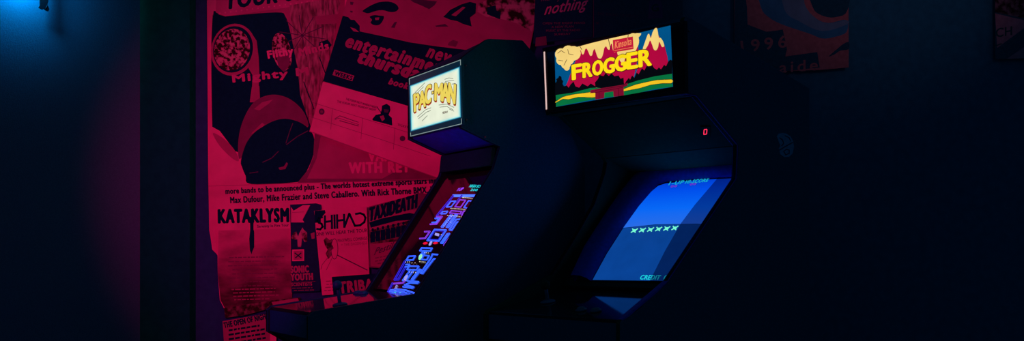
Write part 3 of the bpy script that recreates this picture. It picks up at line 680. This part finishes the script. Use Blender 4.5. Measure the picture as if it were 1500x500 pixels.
# tilted listings poster
a = poster(6)
a.slab([(521, -45), (800, -45), (730, 294), (453, 193)], PINKP)
a.poly([(473, 120), (610, 158), (740, 200), (730, 293), (454, 192)], PAPER)
a.poly([(502, 23), (510, 25), (514, 29), (519, 29), (527, 38), (527, 46), (560, 53), (600, 62), (640, 68), (690, 74), (755, 100), (742, 200), (600, 156), (473, 119)], INK)
def it(t, x0, y0, x1, y1, h, m=PINKP, b=.06): a.text(t, (x0, y0), (x1, y1), h, m, b, .25)
it('entertainment', 506, 68, 654, 112, 18); it('thursday', 522.5, 97, 624, 128, 25); it('new', 624, 83, 664, 95, 13)
it('book', 569, 123, 597, 131, 9); a.poly([(490, 102), (519, 111), (516, 119), (487, 110)], PINKP)
a.text('WEEKS', (490, 110), (515, 117.5), 6, INK, .06)
a.poly([(513, 40), (520, 42), (526, 47), (518, 46)], PINKP)
# upper photo cut-outs
zc = zoomed(470, 0, 3.847)
a.poly(smooth(zc((235, 62), (265, 40), (300, 22), (340, 10), (390, 10), (425, 25), (438, 48), (420, 66), (390, 68), (350, 58), (310, 62), (270, 75), (250, 72))), INK)
a.poly(smooth(zc((275, 95), (300, 85), (330, 88), (355, 92), (350, 115), (330, 140), (300, 142), (280, 128), (288, 112))), INK); a.poly(zc((305, 100), (330, 98), (326, 112), (308, 114)), PINKP)
a.poly(zc((395, 155), (415, 125), (430, 122), (415, 158)), DARKP)
a.poly(zc((490, -12), (540, -5), (655, 8), (640, 30), (610, 52), (575, 35), (520, 12)), DARKP)
a.poly(zc((690, 95), (730, 55), (790, 25), (840, 10), (875, 20), (872, 75), (840, 100), (850, 150), (800, 135), (770, 120), (730, 112)), INK)
a.poly(zc((735, 85), (800, 38), (815, 42), (760, 92)), PINKP); a.poly(zc((645, 145), (700, 135), (720, 150), (650, 152)), DARKP)
a.poly(zc((890, 20), (960, -10), (1240, -10), (1190, 180), (1100, 130), (1020, 108), (930, 95), (880, 65)), PH1)
a.poly(zc((940, 40), (985, 30), (990, 60), (1015, 70), (1010, 110), (935, 80)), INK)
a.poly(zc((165, 10), (185, 12), (180, 28), (166, 26)), DARKP); a.poly(zc((165, 60), (180, 62), (178, 72), (166, 70)), DARKP)
a.poly(zc((720, 240), (745, 225), (775, 235), (760, 265), (715, 255)), MIDP)
# foot of the sheet
zb = zoomed(440, 110, 2.941)
a.line(zb((42, 115), (470, 250), (600, 300)), .5, MIDP); a.line(zb((36, 178), (300, 262), (560, 350)), .5, MIDP)
for x in (135, 265, 405): a.line(zb((x+3, 118+(x-42)*.30), (x-4, 205+(x-42)*.32)), .5, MIDP)
a.ell(440+92/2.941, 110+158/2.941, 4.2, 4.6, DARKP); a.ell(440+92/2.941, 110+158/2.941, 2, 2.2, MIDP)
a.line(zb((148, 190), (170, 176), (250, 204)), .9, DARKP); a.line(zb((150, 192), (165, 186), (252, 214)), .6, DARKP); a.line(zb((170, 197), (250, 220)), 1.3, MIDP)
for y, x0, x1 in ((107, 195, 330), (118, 158, 325)): a.text('THE FORUM NEXT MONDAY NIGHT', zb((x0, y))[0], zb((x1, y+38))[0], 3, MIDP, .03)
a.poly(zb((310, 190), (325, 172), (345, 168), (350, 150), (352, 132), (372, 124), (386, 134), (388, 152), (380, 172), (394, 185), (396, 218), (312, 196)), INK)
a.poly(zb((342, 178), (358, 174), (364, 190), (352, 200)), PINKP); a.line(zb((330, 138), (352, 168)), 1, INK); a.poly(zb((360, 148), (382, 150), (378, 162), (362, 162)), DARKP)
a.text('TICKETS', zb((418, 218))[0], zb((470, 232))[0], 3, MIDP, .03); a.ell(440+440/2.941, 110+274/2.941, 4, 4, DARKP)
tag(a.done('listings_poster'), 'tilted poster with slanted lettering on a black band and a man with a pipe', 'poster')
# dark posters above the right cabinet
a = poster(7)
a.slab([(786, -40), (867, -40), (867.5, 54), (781, 64), (783, 20)], BLACKPAPER)
a.text('nothing', (797, 27), (860, 17), 0, PAPER, .012, .35, upv=(2, -22)); a.text('make you', (792, 6), (833, 0), 0, PINKP, .005, .35, upv=(2, -16))
for i, (x0, x1) in enumerate(((795, 857), (808, 840), (800, 850), (812, 836))): a.text(('OPEN THE RIGHT HAND', 'A NEW PLAN', 'MUSIC BY THE RADIO', 'SUNDAY')[i], (x0, 36+i*5.3), (x1, 35+i*5.3), 3.2, MIDP, .02)
a.poly([(785, 55), (800, 53), (801, 66), (784, 68)], MIDP)
tag(a.done('concert_poster'), 'black poster with thin slanted script lettering above the picture marquee', 'poster')
a = poster(6)
a.slab([(866.5, -40), (1000, -40), (1000, 60), (868, 60)], BLACKPAPER)
a.line([(869, -30), (869, 54)], 1.6, MIDP)
a.poly([(951, 2), (958, -6), (966, -4), (970, 8), (971, 26), (949, 28)], MIDP); a.text('G', (955, 17), (965, 16), 10, INK, .04)
a.text('THE SOUND OF SPRING', (875, 22), (935, 26), 4, DARKP, .01); a.text('W', (873, 36), (877, 36), 4, DARKP, .02)
tag(a.done('concert_poster'), 'dark poster with a small pale bell-shaped letter emblem behind the right cabinet', 'poster')
# 1996 poster
ROSE = mat('rose_print', (.46, .30, .26), .7, .1, bscale=60); BLUP = mat('blue_print', (.04, .42, .55), .7, .1, bscale=20); GRYP = mat('grey_blue_print', (.14, .5, .55), .7, .1, bscale=20)
a = poster(3); z9 = zoomed(1070, 0, 4.168)
a.slab(z9((25, -160), (720, -160), (722, 412), (540, 428), (300, 436), (25, 300)), ROSE)
a.poly(z9((28, -150), (75, -150), (100, 40), (105, 150), (225, 196), (320, 180), (335, 345), (310, 440), (25, 300)), BLACKPAPER)
a.poly(smooth(z9((170, -150), (440, -150), (450, 20), (520, 110), (600, 140), (708, 122), (709, 195), (640, 225), (560, 235), (480, 205), (330, 155), (240, 110), (185, 40))), BLUP)
a.poly(smooth(z9((310, -150), (440, -150), (452, 20), (520, 112), (600, 142), (709, 124), (709, 150), (560, 190), (420, 130), (330, 60))), GRYP)
a.poly(smooth(z9((470, -150), (716, -150), (716, 60), (640, 105), (560, 95), (500, 40))), BLACKPAPER)
a.poly(smooth(z9((600, 345), (650, 300), (690, 268), (722, 258), (722, 300), (670, 310), (640, 330))), BLACKPAPER)
a.poly(z9((45, 215), (320, 182), (345, 300), (335, 345), (530, 318), (545, 412), (300, 440), (60, 330)), BLACKPAPER)
a.text('1996', z9((70, 322))[0], z9((345, 288))[0], 0, ROSE, .025, upv=(-2, -17), spacing=1.35); a.text('aide', z9((300, 446))[0], z9((532, 428))[0], 0, ROSE, .02, upv=(0, -16), spacing=1.25)
tag(a.done('dated_poster'), 'dim rose and blue poster reading 1996 on black strips', 'poster')
a = poster(3); zh = zoomed(1440, 0, 5.55)
GRYL = mat('grey_print_light', (.42, .36, .36), .7, .1, bscale=60)
a.slab(zh((96, -200), (560, -200), (560, 470), (190, 482), (100, 480)), BLACKPAPER)
a.poly(zh((98, 108), (230, 140), (340, 165), (340, 225), (115, 390)), GRYL); a.poly(zh((195, 478), (345, 375), (555, 240), (555, 465)), GRYL)
a.poly(zh((98, -190), (555, -190), (555, 190), (340, 150), (98, 100)), PH3)
a.text('CH', zh((105, 305))[0], zh((235, 285))[0], 0, INK, .02, upv=(0, -13)); a.line(zh((105, 372), (150, 356)), 1.6, INK)
tag(a.done('event_poster'), 'grey poster crossed by a black diagonal band at the far right', 'poster')

# ---------------------------------------------------------------- strap hanging on the left wall
bm = bmesh.new()
def lp(x, y, off): return LEFT.at(x, y, off)
front = [(57.5, -30), (69.5, -30), (70, 3), (68.5, 6.5), (71.5, 14), (70, 17), (66, 15.2), (64, 13.5), (61.5, 14.5), (56, 11.5), (58, 8)]
prism(bm, [lp(x, y, .035) for x, y in front], (.0045, -.0045, 0)); bmesh.ops.recalc_face_normals(bm, faces=bm.faces)
root = link('hanging_strap', bm, mat('black_webbing', (.01, .03, .035), .9, .05, bump=.4, bscale=300))
tag(root, 'short black strap with frayed end hanging in the blue glow on the left wall', 'strap')
bm = bmesh.new(); p0, p1 = lp(66.5, 13, .0425), lp(70, 6.5, .0425); lathe(bm, p0, p1-p0, [(0, .0012), ((p1-p0).length, .0012)], 8); link('metal_pin', bm, STEEL, root, True)
